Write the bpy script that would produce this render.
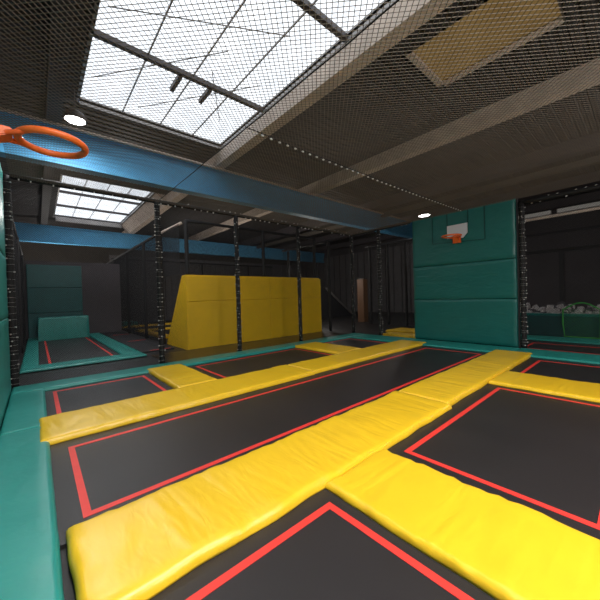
import bpy, bmesh, math, random
from mathutils import Vector, Matrix, noise
random.seed(7)
D = bpy.data
for o in list(D.objects): D.objects.remove(o)
scn = bpy.context.scene
COL = scn.collection
PI = math.pi

# ------------------------------------------------------------------ camera
F_PX, PITCH, YAW, ROLL = 302.08, -0.0118, 0.85405, -0.0295
fw = Vector((math.cos(PITCH)*math.cos(YAW), math.cos(PITCH)*math.sin(YAW), math.sin(PITCH)))
rt = fw.cross(Vector((0, 0, 1))).normalized(); up = rt.cross(fw)
R2 = rt*math.cos(ROLL) + up*math.sin(ROLL); U2 = -rt*math.sin(ROLL) + up*math.cos(ROLL)
cd = D.cameras.new('camera'); cam = D.objects.new('camera', cd); COL.objects.link(cam)
cd.sensor_width = 36; cd.lens = F_PX*36/600; cd.clip_start = .05; cd.clip_end = 200
m = Matrix((R2, U2, -fw)).transposed().to_4x4(); m.translation = (0, 0, 1.5)
cam.matrix_world = m; scn.camera = cam

# ------------------------------------------------------------------ light
w = D.worlds.new('sky'); scn.world = w; w.use_nodes = True
bg = w.node_tree.nodes['Background']
bg.inputs['Color'].default_value = (.93, .96, 1, 1); bg.inputs['Strength'].default_value = 1.0
scn.view_settings.view_transform = 'Standard'; scn.view_settings.look = 'None'
scn.view_settings.gamma = 1; scn.view_settings.exposure = 1.25
scn.view_settings.use_curve_mapping = False

def area(name, loc, sx, sy, power, color=(1, 1, 1), rot=(0, 0, 0), portal=False):
    l = D.lights.new(name, 'AREA'); l.shape = 'RECTANGLE'; l.size = sx; l.size_y = sy
    l.energy = power; l.color = color
    if portal: l.cycles.is_portal = True
    o = D.objects.new(name, l); COL.objects.link(o); o.location = loc; o.rotation_euler = rot
    return o
DECK = 6.15
SKY = [(.88, 4.44, -1.0, 8.65), (.85, 3.95, 13.9, 20.9), (5.6, 7.1, .9, 3.06)]      # roof openings x0,x1,y0,y1
for x0, x1, y0, y1 in SKY:
    area('skylight_daylight', ((x0+x1)/2, (y0+y1)/2, DECK+.62), x1-x0, y1-y0, 1, portal=True)
def fill_point(loc, power, color=(1, .93, .85), radius=.35):  # unseen point fills, added to brighten the deck, walls and far courts
    l = D.lights.new('fill_point_light', 'POINT'); l.energy = power; l.color = color; l.shadow_soft_size = radius
    o = D.objects.new('fill_point_light', l); COL.objects.link(o); o.location = loc
area('fill_area_light', (1.2, -1.6, 5.3), 3.2, 2.0, 270, (1, .97, .93))  # added fill out of view behind the camera, brightens the near floor
fill_point((2.6, -3.5, 3.0), 220, (1, .95, .90), .7)
fill_point((.9, 12.6, 4.3), 30, (1, .95, .92), .3)
fill_point((2.4, 10.9, 5.0), 25, (1, .95, .92), .3)
fill_point((11.4, -2.5, 3.6), 90)
fill_point((11.6, 12.2, 3.0), 90)
fill_point((7.5, 16.0, 3.6), 60)
fill_point((1.0, 21.5, 3.2), 90, (1, .93, .85))

# ------------------------------------------------------------------ materials
def mat(name, col, rough=.6, metal=0, bump=None, var=0, vscale=3, coat=0, spec=.5, emit=None, estr=0):
    mt = D.materials.new(name); mt.use_nodes = True
    nt = mt.node_tree; b = nt.nodes['Principled BSDF']
    b.inputs['Base Color'].default_value = (*col, 1); b.inputs['Roughness'].default_value = rough
    b.inputs['Metallic'].default_value = metal; b.inputs['Coat Weight'].default_value = coat
    b.inputs['Coat Roughness'].default_value = .25
    b.inputs['Specular IOR Level'].default_value = spec
    tc = nt.nodes.new('ShaderNodeTexCoord')
    if emit:
        b.inputs['Emission Color'].default_value = (*emit, 1); b.inputs['Emission Strength'].default_value = estr
    if var:
        n = nt.nodes.new('ShaderNodeTexNoise'); n.inputs['Scale'].default_value = vscale; n.inputs['Detail'].default_value = 5
        nt.links.new(tc.outputs['Object'], n.inputs['Vector'])
        r = nt.nodes.new('ShaderNodeValToRGB')
        r.color_ramp.elements[0].position = .3; r.color_ramp.elements[1].position = .7
        r.color_ramp.elements[0].color = (*[c*(1-var) for c in col], 1)
        r.color_ramp.elements[1].color = (*[min(1, c*(1+var)) for c in col], 1)
        nt.links.new(n.outputs['Fac'], r.inputs['Fac']); nt.links.new(r.outputs['Color'], b.inputs['Base Color'])
    prev = None
    for (sc, strength, dist, stretch) in (bump or []):
        mp = nt.nodes.new('ShaderNodeMapping'); mp.inputs['Scale'].default_value = stretch
        nt.links.new(tc.outputs['Object'], mp.inputs['Vector'])
        n = nt.nodes.new('ShaderNodeTexNoise'); n.inputs['Scale'].default_value = sc; n.inputs['Detail'].default_value = 2
        n.inputs['Distortion'].default_value = .6
        nt.links.new(mp.outputs['Vector'], n.inputs['Vector'])
        bp = nt.nodes.new('ShaderNodeBump'); bp.inputs['Strength'].default_value = strength; bp.inputs['Distance'].default_value = dist
        nt.links.new(n.outputs['Fac'], bp.inputs['Height'])
        if prev: nt.links.new(prev.outputs['Normal'], bp.inputs['Normal'])
        prev = bp
    if prev: nt.links.new(prev.outputs['Normal'], b.inputs['Normal'])
    return mt
YEL = (.90, .55, .018); TEAL = (.022, .27, .235)
M = {}
M['yellow_x'] = mat('yellow_vinyl', YEL, .38, bump=[(2.2, .8, .05, (1.4, .35, 1)), (9, .3, .015, (1.2, .4, 1))], var=.03, coat=.25)
M['yellow_y'] = mat('yellow_vinyl_cross', YEL, .38, bump=[(2.2, .8, .05, (.35, 1.4, 1)), (9, .3, .015, (.4, 1.2, 1))], var=.03, coat=.25)
M['yellow_flat'] = mat('yellow_vinyl_taut', (.90, .54, .008), .45, bump=[(1.6, .12, .03, (1, 1, 1))], var=.05)
M['teal'] = mat('teal_vinyl', TEAL, .36, bump=[(4, .3, .02, (1, 1, 1)), (14, .12, .01, (1, 1, 1))], var=.06)
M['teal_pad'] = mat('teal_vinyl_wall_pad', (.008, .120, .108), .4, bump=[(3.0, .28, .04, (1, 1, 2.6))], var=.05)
M['teal_dark'] = mat('dark_teal_vinyl', (.008, .10, .10), .5, bump=[(3, .2, .02, (1, 1, 1))], var=.06)
def bed_mat():
    mt = mat('trampoline_weave', (.023, .019, .020), .42, var=.12, vscale=1.3, spec=.5)
    nt = mt.node_tree; tc = nt.nodes.new('ShaderNodeTexCoord'); wv = nt.nodes.new('ShaderNodeTexChecker'); wv.inputs['Scale'].default_value = 260
    nt.links.new(tc.outputs['Object'], wv.inputs['Vector'])
    bp = nt.nodes.new('ShaderNodeBump'); bp.inputs['Strength'].default_value = .25; bp.inputs['Distance'].default_value = .002
    nt.links.new(wv.outputs['Fac'], bp.inputs['Height']); nt.links.new(bp.outputs['Normal'], nt.nodes['Principled BSDF'].inputs['Normal'])
    return mt
M['bed'] = bed_mat()
M['red'] = mat('red_tape', (.78, .045, .035), .5, var=.05, vscale=8)
M['floor'] = mat('black_floor', (.016, .014, .014), .45, var=.2, vscale=2, spec=.35)
M['gloss_floor'] = mat('glossy_dark_vinyl_floor', (.035, .022, .010), .3, var=.12, vscale=2)
M['mat_black'] = mat('black_mat', (.014, .013, .016), .6, var=.15)
M['foam'] = mat('black_foam_sleeve', (.008, .007, .008), .75, bump=[(20, .5, .01, (1, 1, .3))], var=.2, vscale=9)
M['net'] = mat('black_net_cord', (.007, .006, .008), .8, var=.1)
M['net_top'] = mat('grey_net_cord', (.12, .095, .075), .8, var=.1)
M['tie'] = mat('pale_cable_tie', (.55, .53, .52), .3, var=.05)
M['orange'] = mat('orange_paint', (.92, .16, .03), .35, var=.12, vscale=14)
M['orange_dark'] = mat('orange_paint_worn', (.80, .12, .025), .4, var=.1, vscale=14)
M['white'] = mat('white_board', (.62, .62, .66), .5, var=.03)
M['black_line'] = mat('black_printed_line', (.004, .04, .038), .6, var=.1)
M['blue'] = mat('blue_steel_paint', (.085, .37, .64), .6, var=.07, vscale=1.5)
M['concrete'] = mat('pale_concrete', (.62, .51, .43), .8, bump=[(12, .3, .01, (1, 1, 1))], var=.12, vscale=3)
M['deck'] = mat('dark_roof_deck', (.030, .025, .024), .7, var=.15, vscale=1.2)
M['frame'] = mat('dark_window_frame', (.05, .04, .04), .5, var=.1)
M['frame_pale'] = mat('grey_aluminium_frame', (.30, .28, .27), .4, metal=.4, var=.08)
M['wall'] = mat('dark_brown_wall', (.075, .064, .070), .8, var=.12, vscale=.8)
M['wall_far'] = mat('tan_cladding', (.10, .085, .070), .8, var=.12, vscale=.8)
M['wall_grey'] = mat('grey_cladding', (.13, .12, .123), .7, var=.12, vscale=.6)
M['rust'] = mat('orange_brown_padding', (.12, .05, .015), .6, var=.1)
M['steel'] = mat('galvanised_steel', (.38, .36, .34), .35, metal=.7, var=.08)
M['rail_pale'] = mat('pale_painted_rail', (.62, .50, .42), .5, var=.05)
M['foam_cube'] = mat('pale_foam', (.55, .52, .52), .9, bump=[(30, .4, .01, (1, 1, 1))], var=.12, vscale=5)
M['foam_cube_dark'] = mat('grey_foam', (.10, .095, .11), .9, bump=[(30, .4, .01, (1, 1, 1))], var=.12, vscale=5)
M['green'] = mat('green_fabric', (.03, .30, .04), .6, var=.1)
M['lamp_white'] = mat('lamp_diffuser', (.9, .9, .9), .5, emit=(1, .98, .95), estr=6)
M['strip_glass'] = mat('glowing_high_window', (.26, .25, .25), .35, emit=(.5, .47, .42), estr=.09)  # faint emission put into the panes in place of daylight from outside
def glass():
    mt = D.materials.new('clear_roof_glazing'); mt.use_nodes = True; nt = mt.node_tree
    b = nt.nodes['Principled BSDF']; out = nt.nodes['Material Output']
    b.inputs['Base Color'].default_value = (.9, .93, .95, 1); b.inputs['Roughness'].default_value = .15
    tr = nt.nodes.new('ShaderNodeBsdfTransparent'); tc = nt.nodes.new('ShaderNodeTexCoord')
    n = nt.nodes.new('ShaderNodeTexNoise'); n.inputs['Scale'].default_value = 1.6
    nt.links.new(tc.outputs['Object'], n.inputs['Vector'])
    r = nt.nodes.new('ShaderNodeValToRGB'); r.color_ramp.elements[0].color = (.70, .72, .74, 1); r.color_ramp.elements[1].color = (.95, .95, .95, 1)
    nt.links.new(n.outputs['Fac'], r.inputs['Fac']); nt.links.new(r.outputs['Color'], tr.inputs['Color'])
    mx = nt.nodes.new('ShaderNodeMixShader'); mx.inputs['Fac'].default_value = .06
    nt.links.new(tr.outputs[0], mx.inputs[1]); nt.links.new(b.outputs[0], mx.inputs[2]); nt.links.new(mx.outputs[0], out.inputs['Surface'])
    return mt
M['glass'] = glass()
def tan_glass():
    mt = D.materials.new('tan_translucent_sheet'); mt.use_nodes = True; nt = mt.node_tree
    out = nt.nodes['Material Output']; tr = nt.nodes.new('ShaderNodeBsdfTranslucent')
    tc = nt.nodes.new('ShaderNodeTexCoord'); n = nt.nodes.new('ShaderNodeTexNoise'); n.inputs['Scale'].default_value = 2
    nt.links.new(tc.outputs['Object'], n.inputs['Vector'])
    r = nt.nodes.new('ShaderNodeValToRGB'); r.color_ramp.elements[0].color = (.22, .165, .09, 1); r.color_ramp.elements[1].color = (.30, .235, .14, 1)
    nt.links.new(n.outputs['Fac'], r.inputs['Fac']); nt.links.new(r.outputs['Color'], tr.inputs['Color'])
    nt.links.new(tr.outputs[0], out.inputs['Surface'])
    return mt
M['tan_glass'] = tan_glass()

# ------------------------------------------------------------------ helpers
def obj(name, bm, material, parent=None, smooth=False, loc=None):
    me = D.meshes.new(name); bmesh.ops.recalc_face_normals(bm, faces=bm.faces[:]); bm.to_mesh(me); bm.free()
    me.materials.append(M[material])
    if smooth:
        for p in me.polygons: p.use_smooth = True
    o = D.objects.new(name, me); COL.objects.link(o)
    if parent:
        o.parent = parent
        if loc is None: o.location = -parent.location if parent.parent is None else -(parent.location + parent.parent.location)
        else: o.location = loc
    elif loc is not None: o.location = loc
    return o
def thing(name, label, cat, loc=(0, 0, 0), group=None):
    o = D.objects.new(name, None); COL.objects.link(o); o.location = loc; o.empty_display_size = .2
    return tag(o, label, cat, group)
def tag(o, label, cat, group=None, kind=None):
    o['label'] = label; o['category'] = cat
    if group: o['group'] = group
    if kind: o['kind'] = kind
    return o
def struct(name, bm, material, parent=None, smooth=False):
    o = obj(name, bm, material, parent, smooth)
    if not parent: o['kind'] = 'structure'
    return o
def box(bm, x0, x1, y0, y1, z0, z1, bevel=0):
    vs = [bm.verts.new(p) for p in ((x0,y0,z0),(x1,y0,z0),(x1,y1,z0),(x0,y1,z0),(x0,y0,z1),(x1,y0,z1),(x1,y1,z1),(x0,y1,z1))]
    fs = [bm.faces.new([vs[i] for i in f]) for f in ((3,2,1,0),(4,5,6,7),(0,1,5,4),(1,2,6,5),(2,3,7,6),(3,0,4,7))]
    if bevel:
        es = list({e for f in fs for e in f.edges})
        bmesh.ops.bevel(bm, geom=es, offset=bevel, segments=3, affect='EDGES', profile=.5)
    return bm
def bx(*a, **k): return box(bmesh.new(), *a, **k)
def tube(bm, pts, r, n=10, closed=False):
    pts = [Vector(p) for p in pts]; rings = []; N = len(pts); prevn = None
    for i, p in enumerate(pts):
        a = pts[(i-1) % N] if (closed or i > 0) else p; b = pts[(i+1) % N] if (closed or i < N-1) else p
        t = (b-a).normalized()
        if prevn is None:
            ref = Vector((0, 0, 1)) if abs(t.z) < .9 else Vector((1, 0, 0)); nn = t.cross(ref).normalized()
        else: nn = (prevn - t*prevn.dot(t)).normalized()
        prevn = nn; bb = t.cross(nn)
        rr = r[i] if isinstance(r, (list, tuple)) else r
        rings.append([bm.verts.new(p + (nn*math.cos(2*PI*k/n) + bb*math.sin(2*PI*k/n))*rr) for k in range(n)])
    for i in range(N if closed else N-1):
        A, B = rings[i], rings[(i+1) % N]
        for k in range(n): bm.faces.new((A[k], A[(k+1) % n], B[(k+1) % n], B[k]))
    if not closed: bm.faces.new(rings[0][::-1]); bm.faces.new(rings[-1])
    return bm
def tb(*a, **k): return tube(bmesh.new(), *a, **k)
def prism(bm, poly, axis, a0, a1):
    def P(p, a): return {'x': (a, p[0], p[1]), 'y': (p[0], a, p[1]), 'z': (p[0], p[1], a)}[axis]
    A = [bm.verts.new(P(p, a0)) for p in poly]; B = [bm.verts.new(P(p, a1)) for p in poly]; n = len(poly)
    bm.faces.new(A[::-1]); bm.faces.new(B)
    for i in range(n): bm.faces.new((A[i], A[(i+1) % n], B[(i+1) % n], B[i]))
    return bm

def cushion(x0, x1, y0, y1, z0, t, r=.045, wr=.006, seed=0, step=.06, slump=0):
    """soft rectangular pad with rounded, slightly puckered edges"""
    bm = bmesh.new()
    def ticks(a, b):
        e = [a, a+r*.08, a+r*.3, a+r*.65, a+r]; n = max(2, int((b-a-2*r)/step))
        return e + [a+r+(b-a-2*r)*i/n for i in range(1, n)] + [b-r, b-r*.65, b-r*.3, b-r*.08, b]
    X, Y = ticks(x0, x1), ticks(y0, y1)
    def h(d):
        return 1 if d >= r else math.sqrt(max(0, 1-(1-d/r)**2))
    grid = []
    for x in X:
        row = []
        for y in Y:
            d = min(x-x0, x1-x, y-y0, y1-y)
            nz = noise.noise(Vector((x*3.1+seed, y*3.1, seed*1.7)))
            edge = math.exp(-d/.10)
            pk = noise.noise(Vector((x*13+seed, y*13, seed)))
            z = z0 + .012 + (t-.012)*h(d) + wr*nz + wr*1.6*edge*pk*(1 if d > 0 else 0)
            ox = oy = 0
            if d < r:
                q = noise.noise(Vector((x*4+seed, y*4, 9)))*wr*1.6
                if min(x-x0, x1-x) < r: ox = q
                if min(y-y0, y1-y) < r: oy = q
            row.append(bm.verts.new((x+ox, y+oy, z)))
        grid.append(row)
    nx, ny = len(X), len(Y)
    for i in range(nx-1):
        for j in range(ny-1): bm.faces.new((grid[i][j], grid[i+1][j], grid[i+1][j+1], grid[i][j+1]))
    loop = [grid[i][0] for i in range(nx)] + [grid[nx-1][j] for j in range(1, ny)] + [grid[i][ny-1] for i in range(nx-2, -1, -1)] + [grid[0][j] for j in range(ny-2, 0, -1)]
    low = [bm.verts.new((v.co.x, v.co.y, z0)) for v in loop]; n = len(loop)
    for i in range(n): bm.faces.new((loop[i], low[i], low[(i+1) % n], loop[(i+1) % n]))
    bm.faces.new(low)
    return bm

def floor_pad(name, x0, x1, y0, y1, material, label, group=None, z0=0.0, t=.055, seed=0, cat='floor pad', wr=.006, r=.045, step=.06):
    cx, cy = (x0+x1)/2, (y0+y1)/2
    o = obj(name, cushion(x0-cx, x1-cx, y0-cy, y1-cy, 0, t, r=r, wr=wr, seed=seed, step=step), material, smooth=True, loc=(cx, cy, z0))
    return tag(o, label, cat, group)

def trampoline(x0, x1, y0, y1, tape, label, group='black trampoline beds of the main court', sides='LRTB'):
    """bed with a strip of red tape; tape = outer x0,x1,y0,y1"""
    t = thing('trampoline', label, 'trampoline', ((x0+x1)/2, (y0+y1)/2, -.02), group)
    obj('bed', bx(x0, x1, y0, y1, -.02, 0), 'bed', t)
    a0, a1, b0, b1 = tape; w_ = .052; bm = bmesh.new()
    O = [(a0, b0), (a1, b0), (a1, b1), (a0, b1)]; I = [(a0+w_, b0+w_), (a1-w_, b0+w_), (a1-w_, b1-w_), (a0+w_, b1-w_)]
    vO = [[bm.verts.new((*p, z)) for p in O] for z in (.0, .003)]; vI = [[bm.verts.new((*p, z)) for p in I] for z in (.0, .003)]
    for k, s in enumerate('BRTL'):
        if s not in sides: continue
        j = (k+1) % 4
        for z in (0, 1): bm.faces.new((vO[z][k], vO[z][j], vI[z][j], vI[z][k]))
        bm.faces.new((vO[0][k], vO[0][j], vO[1][j], vO[1][k])); bm.faces.new((vI[0][k], vI[0][j], vI[1][j], vI[1][k]))
    for v in [v for v in bm.verts if not v.link_faces]: bm.verts.remove(v)
    obj('red_tape', bm, 'red', t)
    return t

# ------------------------------------------------------------------ shell
struct('floor', bx(-1.0, 22, -6, 27, -.14, -.02), 'floor')
XW0, XW1, YW0, YW1 = -1.0, 22.0, -6.0, 27.0
def corrugated(bm, x0, x1, y0, y1):
    p = .22; prof = []; y = y0
    k = 0
    while y < y1-1e-6:
        for dy, dz in ((0, 0), (.11, 0), (.13, .035), (.20, .035)):
            if y+dy < y1: prof.append((y+dy, DECK+dz))
        y += p
    prof.append((y1, DECK))
    lo = prof; hi = [(a, DECK+.13) for a, b in reversed(prof)]
    A = [bm.verts.new((x0, a, b)) for a, b in lo]; B = [bm.verts.new((x1, a, b)) for a, b in lo]
    for i in range(len(A)-1): bm.faces.new((A[i], A[i+1], B[i+1], B[i]))
    box(bm, x0, x1, y0, y1, DECK+.07, DECK+.13)
bm = bmesh.new()
xs = sorted({XW0, XW1} | {v for s in SKY for v in s[:2]}); ys = sorted({YW0, YW1} | {v for s in SKY for v in s[2:]})
for i in range(len(xs)-1):
    for j in range(len(ys)-1):
        cx, cy = (xs[i]+xs[i+1])/2, (ys[j]+ys[j+1])/2
        if any(s[0] < cx < s[1] and s[2] < cy < s[3] for s in SKY): continue
        corrugated(bm, xs[i], xs[i+1], ys[j], ys[j+1])
c = struct('ceiling', bm, 'deck')
struct('wall_left', bx(-1.1, -1.0, YW0, YW1, -.14, DECK+.1), 'wall')
struct('wall_back', bx(XW0, XW1, YW1, YW1+.1, -.14, DECK+.1), 'wall_far')
struct('wall_right', bx(XW1, XW1+.1, YW0, YW1, -.14, DECK+.1), 'wall')
struct('wall_front', bx(XW0, XW1, YW0-.1, YW0, -.14, DECK+.1), 'wall')

# skylights
for n_, (x0, x1, y0, y1) in enumerate(SKY):
    tan = n_ == 2
    zt = DECK+.17
    f = bmesh.new()                              # upstand of the opening
    for a in ((x0-.06, x0, y0-.06, y1+.06), (x1, x1+.06, y0-.06, y1+.06), (x0, x1, y0-.06, y0), (x0, x1, y1, y1+.06)):
        box(f, *a, DECK+.0, zt)
    win = struct('window_%d' % (n_+1), f, 'frame_pale' if not tan else 'wall_far')
    p = bx(x0, x1, y0, y1, zt-.03, zt-.02)
    obj('pane', p, 'tan_glass' if tan else 'glass', win)
    if tan:
        bb = bmesh.new(); box(bb, x0, x1, y1-.12, y1, DECK+.0, DECK+.06); box(bb, x1-.1, x1, y0, y1, DECK, DECK+.06)
        obj('frame', bb, 'concrete', win); continue
    n = 4 if n_ == 0 else 3
    for k in range(1, n):                        # heavy transoms
        yy = y0+(y1-y0)*k/n if n_ else (6.33, 3.6, 1.2)[k-1]
        obj('transom', bx(x0, x1, yy-.05, yy+.05, zt-.13, zt-.031), 'frame', win)
    for k in range(1, 4):
        xx = x0+(x1-x0)*k/4
        obj('glazing_bar', bx(xx-.012, xx+.012, y0, y1, zt-.06, zt-.031), 'frame_pale', win)
    if n_ == 0:
        for xx in (2.42, 3.08): obj('strut', bx(xx-.04, xx+.04, 6.38, 6.95, zt-.15, zt-.06), 'frame', win)
        # fine wires hanging below the panes
        for a, b in (((1.0, 7.6), (2.9, 5.2)), ((2.0, 8.1), (3.9, 5.6)), ((2.9, 5.9), (3.8, 7.4)), ((1.0, 5.6), (3.6, 4.2))):
            obj('wire', tb([(a[0], a[1], zt-.10), (b[0], b[1], zt-.10)], .010, 5), 'frame_pale', win)

# blue steel girders running along x
for k, y in enumerate((9.3, 21.4)):
    b = bmesh.new(); box(b, XW0, XW1, y-.06, y+.06, 4.92, 5.68); box(b, XW0, XW1, y-.16, y+.16, 4.82, 4.92); box(b, XW0, XW1, y-.16, y+.16, 5.68, 5.745)
    struct('trim_%d' % (k+1), b, 'blue')
# pale concrete purlins running along y, resting on the girders
for k, (x, ww) in enumerate(((.42, .26), (4.60, .3), (8.85, .3), (13.0, .45), (17.3, .6), (20.8, .5))):
    struct('trim_%d' % (k+3), bx(x-ww/2, x+ww/2, YW0, YW1, 5.75, DECK), 'deck' if k == 0 else ('concrete' if k < 3 else 'wall'))
struct('trim_12', bx(XW0, XW1, 9.05, 9.13, 5.70, 5.75), 'concrete')
struct('trim_9', bx(13.9, 14.15, YW0, YW1, 5.6, 5.8), 'wall_far')

struct('trim_13', prism(bmesh.new(), [(4.02, 6.15), (4.45, 5.78), (4.45, 6.15)], 'y', 13.9, 21.2), 'concrete')
struct('trim_14', bx(.9, 4.0, 20.72, 20.88, 5.95, 6.15), 'frame_pale')
# partition behind the back court
struct('wall_partition', bx(-1.0, 3.2, 17.45, 17.6, -.02, 3.4), 'wall')

# high windows on the right wall
for k, (y0, y1) in enumerate(((-3.5, .9), (1.25, 3.25), (3.45, 5.4))):
    wn = struct('window_%d' % (k+4), bx(21.93, 22.0, y0, y1, 5.68, 6.02), 'frame_pale')
    obj('pane', bx(21.91, 21.93, y0+.04, y1-.04, 5.72, 5.98), 'strip_glass', wn)
b = bmesh.new()
for z in (4.6, 3.55): box(b, 21.88, 22.0, YW0, 9, z, z+.12)
for y in (3.0, -1.0, 6.5): box(b, 21.9, 22.0, y, y+.18, -.02, 3.55)
struct('trim_10', b, 'mat_black')

# ------------------------------------------------------------------ trampolines
trampoline(.06, 8.25, 2.40, 4.22, (.20, 7.95, 2.59, 3.97), 'long black runway trampoline with red outline between the two long yellow pads')
trampoline(.06, 1.75, 4.95, 6.86, (.16, 1.59, 5.0, 6.67), 'small black trampoline beside the left corner of the green border')
trampoline(2.36, 5.72, 4.95, 6.86, (2.63, 5.58, 4.95, 6.66), 'black trampoline in front of the yellow wedge wall, between the two short cross pads')
trampoline(6.5, 8.25, 4.95, 6.86, (6.72, 8.04, 4.95, 6.72), 'small black trampoline in the far corner next to the fence corner post')
trampoline(2.36, 5.56, -.1, 1.70, (2.58, 5.34, .17, 1.53), 'large black trampoline with red outline, right foreground')
trampoline(-1.0+.9, 1.70, -.1, 1.70, (.1, 1.56, .17, 1.53), 'black trampoline nearest the camera, its red corner at the bottom of the picture')
trampoline(6.36, 8.25, -.1, 1.70, (6.42, 7.97, .17, 1.52), 'black trampoline right of the green hoop wall, behind the far yellow cross pad')

# ------------------------------------------------------------------ yellow pads
G1, G2 = 'long yellow pads along the runway', 'short yellow cross pads'
floor_pad('yellow_pad', -.03, 3.95, 4.17, 5.05, 'yellow_x', 'long yellow pad at the left end, left side of the runway trampoline', G1, seed=1, t=.075)
floor_pad('yellow_pad', 3.95, 8.5, 4.20, 5.03, 'yellow_x', 'long yellow pad running to the left foot of the green hoop wall', G1, seed=2, t=.075)
floor_pad('yellow_pad', .10, 3.98, 1.66, 2.47, 'yellow_x', 'long yellow pad in the left and centre foreground, meeting the near cross pad', G1, seed=4, wr=.010, t=.07)
floor_pad('yellow_pad', 3.98, 8.42, 1.70, 2.45, 'yellow_x', 'long yellow pad ending below the right foot of the green hoop wall', G1, seed=5, t=.075)
floor_pad('yellow_pad', 1.70, 2.42, 5.05, 6.97, 'yellow_y', 'short yellow cross pad on the left, touching the green border near the second post', G2, seed=6, t=.07)
floor_pad('yellow_pad', 5.68, 6.56, 5.03, 6.85, 'yellow_y', 'short yellow cross pad in front of the right end of the yellow wedge', G2, seed=7, t=.07)
floor_pad('yellow_pad', 1.64, 2.44, -.5, 1.66, 'yellow_y', 'yellow cross pad running off the bottom right of the picture', G2, seed=8, wr=.012)
floor_pad('yellow_pad', 5.46, 6.38, -.5, 1.70, 'yellow_y', 'yellow cross pad running off the right edge of the picture', G2, seed=9)

# ------------------------------------------------------------------ green border
GB = 'green pads bordering the main court'
floor_pad('green_border_pad', -.37, .06, -.6, 4.75, 'teal', 'green border pad along the left wall nearest the camera', GB, seed=11, wr=.004)
floor_pad('green_border_pad', -.37, .06, 4.75, 6.80, 'teal', 'green border pad on the left between the yellow pad end and the corner post', GB, seed=12, wr=.004)
floor_pad('green_border_pad', -.37, 4.05, 6.80, 7.36, 'teal', 'green border pad below the fence, left stretch before the yellow wedge', GB, seed=13, wr=.004)
floor_pad('green_border_pad', 4.05, 9.12, 6.80, 7.36, 'teal', 'green border pad below the fence, in front of the yellow wedge', GB, seed=14, wr=.004)
floor_pad('green_border_pad', 8.22, 9.12, 4.95, 6.80, 'teal', 'green border pad between the corner post and the hoop wall', GB, seed=15, wr=.004, t=.05)
floor_pad('green_border_pad', 8.22, 9.12, 2.1, 4.95, 'teal', 'green border pad at the foot of the green hoop wall', GB, seed=16, wr=.004, t=.05)
floor_pad('green_border_pad', 8.22, 9.15, -.6, 2.1, 'teal', 'green border pad right of the hoop wall', GB, seed=17, wr=.004, t=.05)

# ------------------------------------------------------------------ padded walls
def wall_pads(panels, axis_x, facing, thick, name, label, end_black=True):
    """panels: list of (y0,y1,z0,z1)"""
    ya = min(p[0] for p in panels); yb = max(p[1] for p in panels)
    t = thing(name, label, 'padded wall', (axis_x, (ya+yb)/2, -.02))
    back0, back1 = (axis_x, axis_x+.06) if facing < 0 else (axis_x-.06, axis_x)
    obj('backing_board', bx(back0, back1, ya-.03, yb+.0, -.02, max(p[3] for p in panels)), 'mat_black', t)
    for i, (y0, y1, z0, z1) in enumerate(panels):
        bm = cushion(-(y1-y0)/2, (y1-y0)/2, -(z1-z0)/2, (z1-z0)/2, 0, thick, r=.014, wr=.004, seed=20+i, step=.09)
        # local (x=along y, y=along z, z=out)
        for v in bm.verts:
            a, bb, cc = v.co
            v.co = (axis_x + facing*cc, (y0+y1)/2 + a*(-facing), (z0+z1)/2 + bb)
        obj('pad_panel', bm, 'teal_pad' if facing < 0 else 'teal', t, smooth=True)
    return t
wall_pads([(2.15, 4.92, .05, 1.285), (2.15, 4.92, 1.285, 2.31), (2.15, 4.92, 2.31, 3.82)], 9.22, -1, .08, 'padded_hoop_wall',
          'tall green padded wall of three stacked panels carrying the far basketball hoop')
wall_pads([(-1.5, 2.6, -.02, 1.28), (-1.5, 2.6, 1.28, 2.3), (-1.5, 2.6, 2.3, 3.8), (2.6, 7.2, -.02, 1.28), (2.6, 7.2, 1.28, 2.3), (2.6, 7.2, 2.3, 3.8)],
          -.455, 1, .08, 'padded_side_wall', 'green padded wall along the left edge of the picture beside the near hoop')

# printed backboard lines and white target on the hoop wall (a printed sheet in front of the pad)
t = thing('backboard_target', 'white tapered target with thin black backboard lines on the green wall', 'backboard', (9.12, 3.54, 2.95))
b = bmesh.new(); xx0, xx1 = 9.118, 9.126
for (ya, yb, za, zb) in ((4.25, 4.265, 2.97, 3.80), (2.83, 2.845, 2.90, 3.80), (3.81, 3.825, 3.42, 3.80), (3.245, 3.26, 3.42, 3.80)):
    box(b, xx0, xx1, ya, yb, za, zb)
prism(b, [(4.27, 2.96), (2.83, 2.89), (2.83, 2.905), (4.27, 2.975)], 'x', xx0, xx1)
obj('printed_lines', b, 'black_line', t)
obj('white_target', prism(bmesh.new(), [(3.81, 3.05), (3.38, 3.02), (3.26, 3.15), (3.26, 3.42), (3.81, 3.42)], 'x', 9.095, 9.116), 'white', t)

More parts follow.
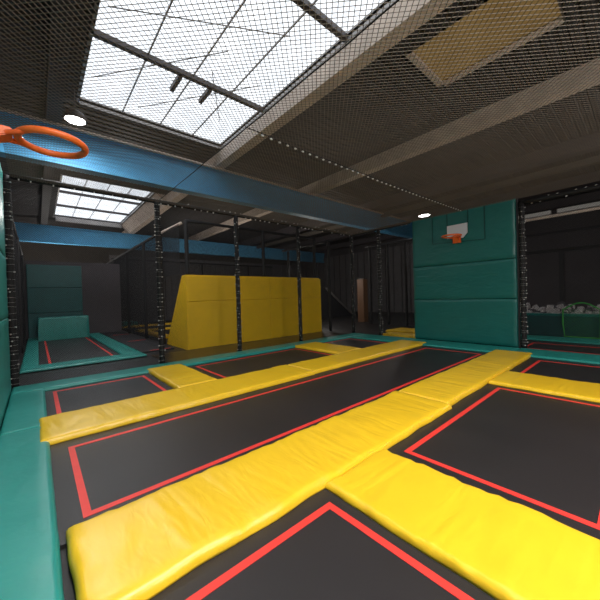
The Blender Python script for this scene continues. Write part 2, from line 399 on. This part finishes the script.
# ------------------------------------------------------------------ hoops
def hoop(cx, cy, cz, r, wallx, label, tr=.022):
    s = 1 if wallx > cx else -1
    t = thing('basketball_hoop', label, 'basketball hoop', (cx, cy, cz))
    obj('rim', tb([(cx+r*math.cos(a), cy+r*math.sin(a), cz) for a in [2*PI*k/40 for k in range(40)]], tr, 12, closed=True), 'orange', t, smooth=True)
    for sg in (-1, 1):
        pts = [(cx+s*r*math.cos(.75), cy+sg*r*math.sin(.75), cz-.01), (cx+s*(r+.02), cy+sg*.09, cz-.02), (cx+s*(r+.09), cy+sg*.055, cz-.03), (wallx-s*.01, cy+sg*.05, cz-.05)]
        obj('support_arm', tb(pts, [.014, .02, .024, .026], 10), 'orange_dark', t, smooth=True)
    b = bmesh.new()
    box(b, min(wallx, wallx-s*.02), max(wallx, wallx-s*.02), cy-.11, cy+.11, cz-.16, cz+.07)
    obj('mounting_plate', b, 'orange_dark', t)
    b = prism(bmesh.new(), [(wallx-s*.015, cz-.15), (wallx-s*.015, cz+.02), (cx+s*(r+.03), cz+.02), (cx+s*(r+.03), cz-.03)], 'y', cy-.085, cy+.085)
    bmesh.ops.bevel(b, geom=b.edges[:], offset=.008, segments=2, affect='EDGES')
    obj('bracket', b, 'orange', t)
    return t
hoop(.15, 3.4, 2.9, .23, -.37, 'orange basketball rim close by, on the left green padded wall', tr=.028)
hoop(8.72, 3.54, 3.05, .24, 9.09, 'distant orange basketball rim on the green hoop wall')

# ------------------------------------------------------------------ nets and fences
def net_bm(u0, u1, v0, v1, P, cell, th, diag=True):
    """knotted cords as slim three-sided bars; P(u,v,n) -> point"""
    bm = bmesh.new()
    def bar(a, b):
        d = Vector((b[0]-a[0], b[1]-a[1])); L = d.length
        if L < 1e-3: return
        d /= L; n = Vector((-d.y, d.x))*th/2
        q = []
        for c_ in (a, b):
            q.append([bm.verts.new(P(c_[0]+n.x, c_[1]+n.y, 0)), bm.verts.new(P(c_[0]-n.x, c_[1]-n.y, 0)), bm.verts.new(P(c_[0], c_[1], th*.7))])
        for k in range(3): bm.faces.new((q[0][k], q[0][(k+1) % 3], q[1][(k+1) % 3], q[1][k]))
    if diag:
        W, H = u1-u0, v1-v0; k = -H
        while k < W:
            # rising line u = u0+k+s, v = v0+s
            s0, s1 = max(0, -k), min(H, W-k)
            if s1 > s0:
                bar((u0+k+s0, v0+s0), (u0+k+s1, v0+s1))
                bar((u1-k-s0, v0+s0), (u1-k-s1, v0+s1))
            k += cell*math.sqrt(2)
    else:
        u = u0
        while u <= u1: bar((u, v0), (u, v1)); u += cell
        v = v0
        while v <= v1: bar((u0, v), (u1, v)); v += cell
    return bm

def tie_mesh(r):
    b = bmesh.new(); tube(b, [((r)*math.cos(a), (r)*math.sin(a), 0) for a in [2*PI*k/12 for k in range(12)]], .0014, 4, closed=True)
    box(b, r-.002, r+.024, -.008, .008, -.010, .010)
    me = D.meshes.new('cable_tie'); b.to_mesh(me); b.free(); me.materials.append(M['tie']); return me
TIE = tie_mesh(.064)

def fence(label, posts, ztop, runs, cell=.026, th=.0032, ties=False, rail_mat='foam', r=.06, zb=-.02, group=None, cat='net fence', name='net_fence', low=None, zposts=None):
    """posts: (x,y); runs: axis-aligned stretches ((x0,y0),(x1,y1))"""
    x, y = posts[0]
    t = thing(name, label, cat, (x, y, zb), group)
    budget = 0; stuff = bmesh.new()
    for i, (x, y) in enumerate(posts):
        z0 = zposts[i] if zposts else zb
        n = 16; pts = [(x, y, z0+(ztop-z0)*k/n) for k in range(n+1)]
        p = obj('post', tb(pts, [r*(1+.07*math.sin(k*2.4+i)) for k in range(n+1)], 10), 'foam', t, smooth=True)
        turns = int((ztop-z0)/.22)
        obj('lacing_cord', tb([(x+(r*1.12)*math.cos(2*PI*k/10), y+(r*1.12)*math.sin(2*PI*k/10), z0+.03+(ztop-z0-.06)*k/(turns*10)) for k in range(turns*10+1)], .004, 4), 'foam', p)
        if ties:
            z = z0+.12
            while z < ztop-.08:
                a = random.uniform(-3.1, -.6) ; zz = z+random.uniform(-.02, .02)
                budget += 1
                if budget <= 100:
                    q = D.objects.new('cable_tie', TIE); COL.objects.link(q); q.parent = t; q.location = (x-t.location.x, y-t.location.y, zz-t.location.z); q.rotation_euler = (random.uniform(-.12, .12), random.uniform(-.12, .12), a)
                else: box(stuff, x+.068*math.cos(a)-.008, x+.068*math.cos(a)+.008, y+.068*math.sin(a)-.01, y+.068*math.sin(a)+.01, zz-.01, zz+.01)
                z += random.uniform(.05, .15)
    for (a, b) in runs:
        along_x = abs(a[1]-b[1]) < 1e-6
        obj('top_rail', tb([(a[0]+(b[0]-a[0])*k/12, a[1]+(b[1]-a[1])*k/12, ztop) for k in range(13)], [.05*(1+.08*math.sin(k*1.9)) for k in range(13)], 9), rail_mat, t, smooth=True)
        if ties:
            L = math.hypot(b[0]-a[0], b[1]-a[1]); n = int(L/.16)
            for k in range(1, n):
                px, py = a[0]+(b[0]-a[0])*k/n, a[1]+(b[1]-a[1])*k/n
                dz = random.choice((.05, -.05)); e = .010
                box(stuff, px-e, px+e, py-.062, py-.03, ztop+dz-.014, ztop+dz+.010)
        if low: obj('mid_rail', tb([(a[0], a[1], low), (b[0], b[1], low)], .03, 8), 'foam', t, smooth=True)
        if along_x: f_ = lambda u, v, n, yy=a[1]: (u, yy-n, v); u0, u1 = sorted((a[0], b[0]))
        else: f_ = lambda u, v, n, xx=a[0]: (xx-n, u, v); u0, u1 = sorted((a[1], b[1]))
        obj('netting', net_bm(u0, u1, zb+.03, ztop, f_, cell, th), 'net', t)
    if len(stuff.verts):
        q = obj('cable_ties', stuff, 'tie', t); q['kind'] = 'stuff'
    else: stuff.free()
    return t
FZ = 3.80
fence('black padded net fence behind the main court in front of the yellow wedge', [(-.34, 7.45), (2.17, 7.45), (4.22, 7.45), (6.48, 7.45), (9.2, 7.45)], FZ,
      [((-.34, 7.45), (9.2, 7.45))], ties=True)
fence('short black net fence between the far corner post and the green hoop wall', [(9.2, 6.23)], FZ, [((9.2, 7.36), (9.2, 5.02))], ties=True)
fence('black net fence with tied top rail to the right of the green hoop wall', [(9.24, 2.04), (9.24, -2.5)], 3.68, [((9.24, 2.04), (9.24, -2.5))], ties=True)
lf = fence('long black net fence receding to the right of the back trampoline', [(3.31, 11.1), (3.31, 13.3), (3.31, 16.3), (3.31, 19.4), (3.31, 21.9)], 3.85, [((3.31, 11.1), (3.31, 21.9))], cell=.028, th=.006)
obj('top_rail', tb([(3.40, 9.34, 3.85), (3.33, 11.1, 3.85)], .045, 9), 'rail_pale', lf, smooth=True)
obj('netting', net_bm(9.34, 11.1, 2.3, 3.83, lambda u, v, n: (3.33-n, u, v), .028, .006), 'net', lf)
fence('black net fence standing on top of the yellow wedge', [(3.52, 9.27), (6.35, 9.27), (8.95, 9.27)], 3.93, [((3.52, 9.27), (8.95, 9.27))], zb=2.26)
fence('low dark net fence between the court corner and the wedge end', [(9.55, 9.0), (9.9, 12.2)], 3.85, [((9.55, 9.0), (9.55, 12.2))])
fence('black net fence along the left side of the back trampoline', [(-.42, 9.4), (-.42, 13.0), (-.42, 17.2)], 3.6, [((-.42, 7.6), (-.42, 17.2))], th=.006)
fence('far black net fence seen between the corner post and the hoop wall', [(13.0, 9.35), (13.0, 8.31), (13.0, 7.36), (13.0, 6.3)], 3.95, [((13.0, 9.6), (13.0, 4.6))])
fence('net fence with a pale top rail behind the foam pit', [(12.45, 2.95), (12.45, -2.5)], 3.82, [((12.45, 4.5), (12.45, -2.5))], rail_mat='rail_pale', low=2.75)
fence('black net fence at the far side of the rear court', [(5.5, 22.0), (9.5, 22.0), (13.5, 22.0)], 4.2, [((3.6, 22.0), (16, 22.0))])

# overhead net with its seams
t = thing('overhead_net', 'diamond mesh safety net stretched flat over the main court', 'safety net', (4.4, 2.5, FZ))
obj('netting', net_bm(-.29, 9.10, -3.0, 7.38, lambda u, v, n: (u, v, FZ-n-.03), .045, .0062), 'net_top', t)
def sag(p0, p1, s, n=24): return [(p0[0]+(p1[0]-p0[0])*k/n, p0[1]+(p1[1]-p0[1])*k/n, FZ-.015-s*math.sin(PI*k/n)+.006*math.sin(k*2.3)) for k in range(n+1)]
seam = tb(sag((2.17, 7.4), (2.17, -3), .03), .007, 6); obj('seam_rope', seam, 'net', t)
seam = tb(sag((2.17, 3.5), (9.15, 3.38), .03), .007, 6); obj('seam_rope', seam, 'net', t)
bm = bmesh.new(); bmesh.ops.create_icosphere(bm, subdivisions=1, radius=.017); me = D.meshes.new('cord_knot'); bm.to_mesh(me); bm.free(); me.materials.append(M['tie'])
for k in range(46):
    a = k/45; q = D.objects.new('cord_knot', me); COL.objects.link(q); q.parent = t
    q.location = (2.3+6.7*a-4.4, 3.5-.12*a-2.5+.01, -.035-.03*math.sin(PI*a)); q.scale = (1.5, 1, .9)

# ------------------------------------------------------------------ yellow wedge
t = thing('climbing_wedge', 'big yellow padded wedge wall behind the fence', 'foam wedge', (6.2, 9.6, -.02))
prof = [(9.13, -.02), (9.13, 2.20), (9.42, 2.24), (11.0, -.02)]
obj('body', prism(bmesh.new(), prof, 'x', 3.42, 9.06), 'yellow_flat', t)
seams = [3.40, 5.22, 6.45, 7.75, 9.08]
for a, b_ in zip(seams, seams[1:]):
    for z0, z1 in ((-.02, 1.44), (1.44, 2.21)):
        bm = bx(a+.004, b_-.004, 9.06, 9.129, z0+.004, z1-.004, bevel=.014); obj('panel', bm, 'yellow_flat', t)
obj('end_panel', prism(bmesh.new(), [(9.07, -.02), (9.07, 2.20), (9.40, 2.23), (11.02, -.02)], 'x', 3.385, 3.40), 'yellow_flat', t)
b = bmesh.new(); box(b, 3.4, 9.06, 9.12, 9.42, 2.20, 2.255, bevel=.02)
obj('top_pad', b, 'yellow_flat', t)
tag(obj('vinyl_walkway', bx(2.35, 9.0, 7.52, 9.05, -.02, -.005), 'gloss_floor'), 'shiny dark brown walkway floor between the fence and the yellow wedge', 'floor mat')

# ------------------------------------------------------------------ back court
BC = 'green pads around the back trampoline'
trampoline(-.02, 1.75, 9.3, 17.0, (.18, 1.58, 9.4, 16.9), 'long trampoline beyond the fence on the left, in front of the green block', None)
floor_pad('green_border_pad', -.33, 2.22, 8.95, 9.55, 'teal', 'green pad across the front of the back trampoline', BC, seed=31, wr=.003, step=.12)
floor_pad('green_border_pad', -.33, .0, 9.55, 17.3, 'teal', 'green pad along the left side of the back trampoline', BC, seed=32, wr=.003, step=.15)
floor_pad('green_border_pad', 1.73, 2.22, 9.55, 17.3, 'teal', 'green pad along the right side of the back trampoline', BC, seed=33, wr=.003, step=.15)
o = obj('vaulting_block', cushion(-.845, .845, -.45, .45, 0, .93, r=.022, wr=.012, seed=34, step=.08), 'teal', smooth=True, loc=(.86, 16.45, 0.004))
tag(o, 'green padded block lying across the end of the back trampoline', 'padded block')
t = thing('padded_end_wall', 'dark green padded wall panels behind the green block', 'padded wall', (.65, 17.4, -.02))
for z0, z1 in ((-.02, 1.1), (1.1, 2.2), (2.2, 3.22)):
    obj('pad_panel', bx(-.3, 1.62, 17.33, 17.44, z0+.005, z1-.005, bevel=.02), 'teal_dark', t)
for k in range(3):
    y0 = 9.7+k*2.9
    t = thing('crash_mat', ['nearest', 'middle', 'farthest'][k]+' black mat on the floor right of the back trampoline', 'floor mat', (2.8, y0, -.02), 'black mats beside the back trampoline')
    obj('mat_body', bx(2.27, 3.2, y0, y0+2.84, -.02, .02, bevel=.01), 'mat_black', t)
    obj('edge_strip', bx(2.5, 3.1, y0+.02, y0+.07, .02, .023), 'red', t)
# rear court seen through the fence
RC = 'yellow pads of the rear court'
for k, (x0, x1, y0, y1, lb) in enumerate(((3.7, 8.5, 12.6, 13.2, 'yellow pad just behind the yellow wedge, seen through the net'),
                                          (3.7, 8.5, 16.4, 17.0, 'middle yellow pad of the rear court, seen through the net'),
                                          (3.7, 8.5, 19.6, 20.2, 'farthest yellow pad of the rear court, seen through the net'),
                                          (3.7, 4.2, 13.2, 16.4, 'yellow side pad of the rear court next to the long fence'))):
    floor_pad('yellow_pad', x0, x1, y0, y1, 'yellow_flat', lb, RC, z0=-.02, seed=40+k, wr=.003, step=.25, t=.08)
floor_pad('green_border_pad', 3.7, 4.6, 20.3, 21.6, 'teal', 'green pad at the far end of the rear court', seed=45, wr=.003, step=.2, z0=-.02, t=.3)

# ------------------------------------------------------------------ beyond the right side
trampoline(9.35, 11.0, -.6, 2.30, (9.45, 10.55, -.5, 2.13), 'narrow trampoline beyond the net to the right of the hoop wall', None)
floor_pad('green_border_pad', 11.05, 11.9, -1.0, 2.85, 'teal', 'green pad in front of the foam pit', seed=51, wr=.004, step=.12, t=.05)
floor_pad('yellow_pad', 9.5, 10.1, 4.4, 6.4, 'yellow_y', 'yellow pad seen left of the hoop wall foot, nearer of two', 'yellow pads beyond the corner fence', z0=-.02, seed=52, t=.08)
floor_pad('yellow_pad', 10.5, 11.6, 4.6, 6.9, 'yellow_y', 'yellow pad seen left of the hoop wall foot, farther of two', 'yellow pads beyond the corner fence', z0=-.02, seed=53, t=.08)
t = thing('foam_pit', 'dark green walled foam pit with pale rim on the far right', 'foam pit', (14.0, 1.0, -.02))
b = bmesh.new(); box(b, 12.62, 12.8, -3, 4.6, -.02, .62); box(b, 12.8, 16.0, 4.45, 4.6, -.02, .62); box(b, 15.9, 16.0, -3, 4.45, -.02, .62)
obj('pit_wall', b, 'teal_dark', t)
b = bmesh.new(); box(b, 12.60, 12.9, -3, 4.6, .62, .70, bevel=.02); obj('rim_pad', b, 'teal', t, smooth=False)
obj('pit_base', bx(12.81, 15.89, -3, 4.44, -.02, .25), 'mat_black', t)
def cube_me(m_):
    b = bmesh.new(); box(b, -.09, .09, -.09, .09, -.09, .09, bevel=.02)
    for v in b.verts: v.co += Vector((noise.noise(v.co*9), noise.noise(v.co*9+Vector((5, 0, 0))), noise.noise(v.co*9+Vector((0, 7, 0)))))*.02
    me = D.meshes.new('foam_cube'); b.to_mesh(me); b.free(); me.materials.append(M[m_])
    for p in me.polygons: p.use_smooth = False
    return me
CM = [cube_me('foam_cube'), cube_me('foam_cube'), cube_me('foam_cube_dark')]
n = 0
for ix in range(7):
    for iy in range(20):
        x = 13.1+ix*.24+random.uniform(-.02, .02); y = -.8+iy*.26+random.uniform(-.03, .03)
        z = .55+.22*(ix/6)+.08*random.random()+.07*math.sin(iy*1.3)
        k = random.choice((0, 1, 0, 1, 2)); q = D.objects.new('foam_cube', CM[k]); COL.objects.link(q); q.location = (x, y, z)
        q.rotation_euler = [random.uniform(-.5, .5) for _ in range(3)]
        tag(q, ('dark grey' if k == 2 else 'pale grey')+' foam cube heaped in the foam pit', 'foam cube', 'dark foam cubes in the pit' if k == 2 else 'pale foam cubes in the pit')
# green pop-up goal leaning before the pit
t = thing('pop_up_goal', 'small green framed net goal in front of the foam pit', 'goal', (12.3, 1.3, .0))
gy0, gy1 = 1.68, .90
arc = [(12.3, gy0, .02), (12.3, gy0+.04, .45), (12.3, gy0+.03, .86)]+[(12.3, gy0+(gy1-gy0)*k/8, .86+.20*math.sin(PI*k/8)) for k in range(1, 8)]+[(12.3, gy1-.02, .86), (12.3, gy1-.02, .45), (12.3, gy1, .02)]
obj('frame', tb(arc, .022, 8, closed=True), 'green', t, smooth=True)
obj('netting', net_bm(gy1, gy0, .04, .88, lambda u, v, n_: (12.31-n_, u, v), .06, .004), 'green', t)

# far background seen through the corner
t = thing('padded_column', 'orange brown padded column beyond the corner fence', 'column', (13.6, 10.3, -.02))
obj('sleeve', bx(13.4, 13.8, 10.1, 10.55, -.02, 2.35, bevel=.04), 'rust', t)
obj('cap', bx(13.45, 13.75, 10.15, 10.5, 2.35, 2.40), 'mat_black', t)
t = thing('slide_ramp', 'dark inclined slide with pale side rail beyond the wedge', 'slide', (15, 14.5, -.02))
obj('slide_body', prism(bmesh.new(), [(11.5, -.02), (17.4, -.02), (14.6, 2.0), (11.5, 2.2)], 'y', 14.1, 15.4), 'mat_black', t)
b = bmesh.new(); prism(b, [(14.55, 1.95), (14.6, 2.06), (17.5, .0), (17.35, -.02)], 'y', 14.02, 14.09); obj('side_rail', b, 'steel', t)
b = bmesh.new()
for k in range(40): box(b, 3.8+k*.45, 3.8+k*.45+.42, 23.9, 23.94, -.02, 4.7)
struct('wall_inner', b, 'wall_grey')
b = bmesh.new()
for k in range(24): box(b, 21.9-.0, 22.0-.02, 9.2+k*.72, 9.2+k*.72+.62, -.02, 5.3)
struct('trim_11', b, 'wall_grey')

# ------------------------------------------------------------------ round hall lamps
for k, (x, y, z, r) in enumerate(((.74, 8.0, 5.42, .21), (13.4, 6.6, 5.02, .28))):
    t = thing('high_bay_lamp', ['round lit ceiling lamp above the near hoop', 'small lit ceiling lamp just above the green hoop wall'][k], 'ceiling lamp', (x, y, z), 'round ceiling lamps')
    prof = [(.02, .19), (.10, .18), (r*.8, .13), (r, .06), (r, 0), (r*.96, -.02), (r*.9, -.015)]
    b = bmesh.new(); rings = [[b.verts.new((x+q*math.cos(2*PI*i/24), y+q*math.sin(2*PI*i/24), z+h)) for i in range(24)] for q, h in prof]
    for A, B in zip(rings, rings[1:]):
        for i in range(24): b.faces.new((A[i], A[(i+1) % 24], B[(i+1) % 24], B[i]))
    b.faces.new(rings[0])
    obj('housing', b, 'frame', t, smooth=True)
    b = bmesh.new(); bmesh.ops.create_circle(b, cap_ends=True, segments=24, radius=r*.88, matrix=Matrix.Translation((x, y, z-.012))); obj('diffuser', b, 'lamp_white', t)
    obj('hanger', tb([(x, y, z+.15), (x, y, DECK)], .012, 6), 'frame', t)
    l = D.lights.new('high_bay_light', 'AREA'); l.shape = 'DISK'; l.size = r*1.7; l.energy = 50 if k == 0 else 25; lo = D.objects.new('high_bay_light', l); COL.objects.link(lo); lo.location = (x, y, z-.03)
